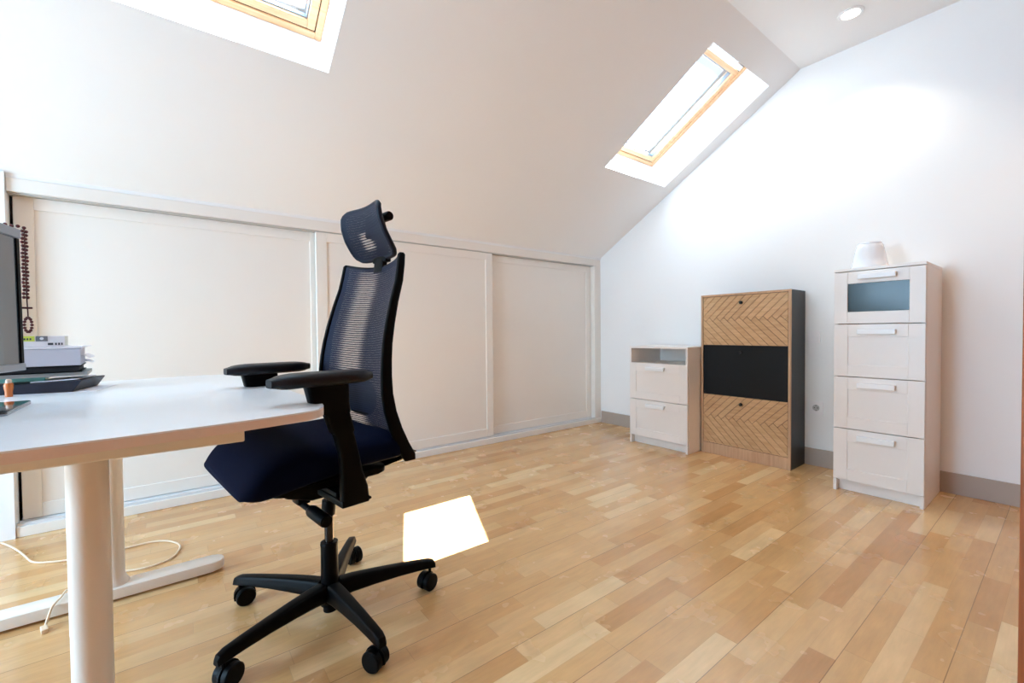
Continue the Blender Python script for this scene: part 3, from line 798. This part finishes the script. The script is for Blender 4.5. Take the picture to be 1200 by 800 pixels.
# mechanism below the seat
b = MB(); b.loft([sect(x, 0, z, w, h_, 'x', 20, 5) for x, z, w, h_ in ((-.13, .475, .05, .012), (-.10, .463, .075, .024), (.0, .452, .085, .034), (.08, .452, .085, .034), (.15, .463, .075, .022), (.175, .472, .06, .012))])
b.box(.0, -.245, .475, .085, .245, .490, .004)
b.build('mechanism', M_BLACK, CH, 40)
b = MB(); b.lathe([(.009, 0), (.009, .07), (.0155, .075), (.018, .085), (.0185, .175), (.0165, .18), (.0165, .182)], (.098, .03, .408), (0, 1, -.02), 24); b.lathe([(.0125, 0), (.0125, .0015), (0, .0015)], (.098, .2125, .4044), (0, 1, 0), 20)
b.box(.075, .0, .408, .115, .05, .44, .006)
b.build('tension_handle', M_BLACK, CH, 40)
b = MB(); b.box(-.020, .09, .438, -.005, .215, .446, .003); b.box(-.030, .190, .438, .03, .232, .446, .003); b.build('height_lever', M_BLACK, CH)
b = MB(); b.lathe([(.014, .19), (.014, .42)], n=24); o = b.build('gas_lift', M_CHROME, CH, 40)
b = MB(); b.lathe([(.020, .385), (.022, .36), (.020, .335), (.016, .332)], n=24); b.build('collar', M_BLACK, CH, 40)
b = MB(); b.lathe([(.014, .245), (.027, .245), (.028, .238), (.0265, .23), (.0275, .10), (.045, .088), (.048, .07), (.040, .055), (.030, .052), (.030, .040), (.022, .038), (.022, .018), (.018, .016)], n=32); b.build('hub', M_BLACK, CH, 40)
# five star legs with casters, angles in chair space
for k, wa in enumerate((-11, 61, 133, 205, 277)):
    a = math.radians(wa) - CA
    Mr = Matrix.Rotation(a, 4, 'Z')
    b = MB(); secs = []
    for (r_, z_, w, h_) in ((.030, .088, .029, .028), (.07, .092, .0265, .026), (.14, .094, .0235, .0225), (.22, .094, .0205, .0185), (.29, .092, .0185, .016), (.335, .089, .017, .0145), (.352, .085, .0145, .012), (.357, .080, .011, .008)):
        ring = []
        for (p, q) in rrect(w, h_, min(w, h_) * .45, 3):
            p2 = p * (1.0 if q < 0 else .78)
            v = Mr @ Vector((r_, p2, z_ + q)); ring.append(v)
        secs.append(ring)
    b.loft(secs)
    lg = b.build('leg', M_BLACK, CH, 35)
    # twin-wheel caster under the tip
    ca = Vector((.338, 0, 0)); ca = Mr @ ca
    sw_ = math.radians((20, 100, 185, 215, 300)[k]) - CA
    dv = Vector((math.cos(sw_), math.sin(sw_), 0)); wv = Vector((-dv.y, dv.x, 0))
    wc = ca + dv * -.014 + Vector((0, 0, .0305))
    b = MB()
    for s in (-1, 1):
        b.lathe([(.010, 0), (.026, .001), (.030, .004), (.030, .019), (.027, .0225), (.012, .0235), (0, .0235)], wc + wv * (s * .003), wv * s, 28)
    b.lathe([(.0055, .030), (.0055, .079)], ca, (0, 0, 1), 12)
    # hood between the wheels
    secs = []
    for j in range(11):
        th = math.radians(-20 + 20 * j)
        secs.append([wc + dv * (math.cos(th) * rr) + Vector((0, 0, math.sin(th) * rr)) + wv * ww for rr, ww in ((.022, -.0028), (.0335, -.0028), (.0335, .0028), (.022, .0028))])
    b.loft(secs)
    b.build('caster', M_BLACK, lg, 40)

# back: side rails, top bar and bottom
prof = [(1.187, -.166, .190), (1.15, -.160, .194), (1.10, -.150, .198), (1.03, -.127, .203), (.96, -.108, .209), (.90, -.095, .214), (.85, -.088, .219), (.80, -.084, .223), (.745, -.083, .227), (.69, -.090, .231), (.635, -.106, .234), (.585, -.127, .236), (.545, -.148, .237)]
def pz(z):
    P = prof
    if z >= P[0][0]: return P[0][1:]
    for i in range(len(P) - 1):
        if P[i + 1][0] <= z <= P[i][0]:
            t = (P[i][0] - z) / (P[i][0] - P[i + 1][0])
            return tuple(P[i][j] + (P[i + 1][j] - P[i][j]) * t for j in (1, 2))
    return P[-1][1:]
b = MB()
for s in (-1, 1):
    secs = []
    for (z, u, v) in prof:
        d = .012 + .006 * min(1, max(0, (1.187 - z) / .40)) + .006 * min(1, max(0, (.80 - z) / .25))
        secs.append([(u - d * .25 + p, s * v + q, z) for p, q in rrect(d, .0085, .006, 3)])
    z, u, v = prof[0]
    secs.insert(0, [(u - .004 + p, s * v + q, z + .006) for p, q in rrect(.007, .005, .004, 3)])
    z, u, v = prof[-1]
    secs.append([(u - .012 + p, s * v + q, .527) for p, q in rrect(.019, .007, .005, 3)])
    b.loft(secs)
DIP = lambda y, hv: -.022 * (1 - (y / hv) ** 2)
def back_u(z, y, hv): return -.034 * (1 - (y / hv) ** 2)
# top bar and bottom bar
for (z, sc_, hz) in ((1.187, 1, .007), (.552, 0, .02)):
    u, v = pz(z); secs = []
    for i in range(21):
        y = -v + 2 * v * i / 20
        uu = u + back_u(z, y, v); zz_ = z + (DIP(y, v) if sc_ else 0)
        secs.append([(uu - .006 + p, y, zz_ + q) for p, q in rrect(.008 if sc_ else .012, hz, .005, 3)])
    b.loft(secs)
# arms from the bottom of the back to the mechanism
for s in (-1, 1):
    secs = []
    for (u, v, z, a, c) in ((-.172, .20, .548, .022, .02), (-.168, .17, .522, .022, .014), (-.13, .12, .497, .020, .014), (-.09, .07, .480, .02, .012)):
        secs.append([(u + p, s * v + q, z) for p, q in rrect(a, .03, .008, 3)])
    b.loft(secs)
o = b.build('back_frame', M_BLACK, CH, 40)
def netfn(i, j):
    # i across (0..1), j up
    z0, z1 = .552, 1.187
    z = z0 + (z1 - z0) * j; u, v = pz(z); y = (-1 + 2 * i) * (v - .004)
    zz_ = z + DIP(y, v) * j
    return (u + .006 + back_u(z, y, v), y, zz_)
b = MB(); b.grid(netfn, 28, 40, lambda i, j: ((-1 + 2 * i) * .21, .552 + .635 * j)); b.build('back_net', M_NET, CH, 60)
# lumbar support behind the net
b = MB(); secs = []
for i in range(15):
    y = -.115 + .19 * i / 14; z = .708; u, v = pz(z)
    e_ = (1 - abs(2 * i / 14 - 1) ** 4) ** .5 if 0 < i < 14 else .35
    secs.append([(u + back_u(z, y, v) - .012 + p, y, z + q) for p, q in rrect(.007, .062 * max(e_, .35), .006, 3)])
b.loft(secs)
b.build('lumbar_support', M_BLACK, CH, 40)

# headrest
def head_u(z):
    P = [(1.195, -.186), (1.23, -.160), (1.27, -.136), (1.31, -.122), (1.345, -.118), (1.372, -.124)]
    for i in range(len(P) - 1):
        if P[i][0] <= z <= P[i + 1][0]:
            t = (z - P[i][0]) / (P[i + 1][0] - P[i][0]); t2 = t
            return P[i][1] + (P[i + 1][1] - P[i][1]) * t2
    return P[0][1] if z < P[0][0] else P[-1][1]
def hr_pt(a, c, du=0.0):
    # a in -1..1 across, c in -1..1 up; rounded-rectangle outline
    hv = .131 * (1 - .05 * max(0, c)); z = 1.285 + .086 * c + .006 * (a * a - 1) * (1 if c > 0 else -.6)
    y = a * hv
    return (head_u(z) - .018 * (1 - a * a) + du, y, z)
def sqmap(x, y):
    # square to rounded square
    k = 1 - .055 * (abs(x) ** 6) * (abs(y) ** 6) * 2
    return x * k, y * k
b = MB(); b.grid(lambda i, j: hr_pt(*sqmap(2 * i - 1, 2 * j - 1)), 24, 18, lambda i, j: ((2 * i - 1) * .125, (2 * j - 1) * .085)); b.build('headrest_net', M_NET2, CH, 60)
b = MB()
loop = []
n = 14
for k in range(n): loop.append((-1 + 2 * k / n, -1))
for k in range(n): loop.append((1, -1 + 2 * k / n))
for k in range(n): loop.append((1 - 2 * k / n, 1))
for k in range(n): loop.append((-1, 1 - 2 * k / n))
rings = []
P = [Vector(hr_pt(*sqmap(x, y))) for x, y in loop]
b.tube([p + Vector((-.008, 0, 0)) for p in P], .0095, 10, closed=True)
hf = b.build('headrest_frame', pmat('navy_rim', (12, 18, 36), .55, noise=.05, spec=.3), CH, 60)
b = MB()
# bracket: post from the back's top bar, cross tube and knob behind the headrest
b.loft([sect(u, 0, z, w, d, 'z', 16, 5) for u, z, w, d in ((-.200, 1.150, .012, .030), (-.204, 1.185, .012, .030), (-.212, 1.215, .012, .028), (-.212, 1.26, .011, .024), (-.204, 1.345, .010, .02))])
b.box(-.220, -.045, 1.185, -.196, .045, 1.212, .004)
b.lathe([(.014, 0), (.0165, .004), (.0165, .09), (.014, .094)], (-.216, -.047, 1.348), (0, 1, 0), 20)
b.box(-.205, -.035, 1.27, -.163, .035, 1.345, .006)
b.build('headrest_bracket', M_BLACK, CH, 40)

# armrests
def armrest(s, du=0.0):
    b = MB(); secs = []
    for (z, u, w, d) in ((.462, .044, .040, .014), (.500, .046, .038, .015), (.545, .053, .031, .014), (.60, .060, .027, .014), (.66, .075, .0275, .014), (.665, .077, .032, .016), (.715, .092, .034, .016), (.72, .096, .040, .016), (.748, .104, .044, .017), (.752, .112, .052, .018), (.796, .118, .056, .020)):
        secs.append([(u + p, s * .272 + q, z) for p, q in rrect(w, d, .009, 3)])
    b.loft(secs)
    b.box(.006, min(s * .12, s * .286), .455, .086, max(s * .12, s * .286), .4745, .004)
    post = b.build('armrest', M_BLACK, CH, 35)
    b = MB(); secs = []
    N = 24
    for i in range(N + 1):
        t = i / N; x = -.014 + .268 * t + du
        tt = 2 * t - 1
        w = .046 * max(.22, (1 - abs(tt) ** 4.5)) ** .5
        h = .0175 * max(.35, (1 - abs(tt) ** 8)) ** .5
        z = .8120 - .004 * max(0, t - .75) / .25
        secs.append([(x, s * .258 + p, z + q) for p, q in rrect(w, h, h * .8, 4)])
    b.loft(secs)
    b.build('arm_pad', M_PAD, post, 50)
armrest(1); armrest(-1, -.030)

# ------------------------------------------------------------------ light
w = bpy.data.worlds.new('daylight'); S.world = w; w.use_nodes = True
bg = w.node_tree.nodes['Background']
bg.inputs[0].default_value = (.49, .745, 1.0, 1); bg.inputs[1].default_value = 5.1
sun = bpy.data.lights.new('sun', 'SUN'); sun.energy = 38.0; sun.angle = math.radians(.25); sun.color = (.95, .97, 1)
so_ = bpy.data.objects.new('sun', sun); COL.objects.link(so_)
sd = Vector((-.764, -.026, -1)).normalized()
so_.rotation_euler = sd.to_track_quat('-Z', 'Y').to_euler(); so_.location = (6, 1.7, 6)
def portal(name, loc, direction, sx, sy):
    l = bpy.data.lights.new(name, 'AREA'); l.shape = 'RECTANGLE'; l.size = sx; l.size_y = sy
    l.cycles.is_portal = True
    o = bpy.data.objects.new(name, l); COL.objects.link(o)
    o.location = loc; o.rotation_euler = Vector(direction).to_track_quat('-Z', 'Y').to_euler()
    return o
for (wo, o, R, Ls) in SKY:
    c = o + R @ Vector((0, Ls / 2, .0)) + NS * .11
    portal('skylight_portal', c, -NS, .76, .96)
wl = bpy.data.lights.new('window_daylight', 'AREA'); wl.shape = 'RECTANGLE'; wl.size = WIN[3]; wl.size_y = WIN[2]; wl.energy = 106; wl.color = (.45, .725, 1)  # cool fill lamp set in the added left window
wlo = bpy.data.objects.new('window_daylight', wl); COL.objects.link(wlo); wlo.location = (XL - .085, WIN[0], WIN[1]); wlo.rotation_euler = Vector((1, 0, 0)).to_track_quat('-Z', 'Y').to_euler()
# the lamp in the recessed spot
sp = bpy.data.lights.new('spot_lamp', 'SPOT'); sp.energy = 12; sp.spot_size = math.radians(110); sp.spot_blend = .6; sp.color = (1, .9, .76); sp.shadow_soft_size = .03
so2 = bpy.data.objects.new('spot_lamp', sp); COL.objects.link(so2); so2.location = (3.085, .812, ZC - .012)
warm_fill = sp.copy(); warm_fill.energy = 14; warm_fill.color = (1, .72, .46)  # extra spot without a fitting, added out of view for warm fill
warm_fill_ob = bpy.data.objects.new('spot_lamp', warm_fill); COL.objects.link(warm_fill_ob); warm_fill_ob.location = (2.75, -.45, ZC - .012)

# ------------------------------------------------------------------ camera
cam = bpy.data.cameras.new('camera'); cam.sensor_width = 36; cam.sensor_fit = 'HORIZONTAL'; cam.lens = 510.6903 / 1200 * 36
cam.clip_start = .02
co = bpy.data.objects.new('camera', cam); COL.objects.link(co)
yaw, pit, rol = [math.radians(x) for x in (37.5785, -1.1843, -.5131)]
fw = Vector((math.sin(yaw) * math.cos(pit), math.cos(yaw) * math.cos(pit), math.sin(pit)))
rt = Vector((math.cos(yaw), -math.sin(yaw), 0)); up = rt.cross(fw)
r2 = rt * math.cos(rol) + up * math.sin(rol); u2 = -rt * math.sin(rol) + up * math.cos(rol)
Mc = Matrix((r2, u2, -fw)).transposed().to_4x4(); Mc.translation = (0, 0, .93)
co.matrix_world = Mc
S.camera = co; S.cycles.use_guiding = True; S.cycles.use_adaptive_sampling = False; S.cycles.denoising_prefilter = 'ACCURATE'
S.view_settings.view_transform = 'Standard'; S.view_settings.look = 'None'
S.view_settings.exposure = 1.02; S.view_settings.gamma = 1.0; S.view_settings.use_curve_mapping = False
S.cycles.use_denoising = True
S.cycles.max_bounces = 12; S.cycles.diffuse_bounces = 8; S.cycles.transparent_max_bounces = 16
S.cycles.sample_clamp_indirect = 3.5; S.cycles.blur_glossy = 1.0
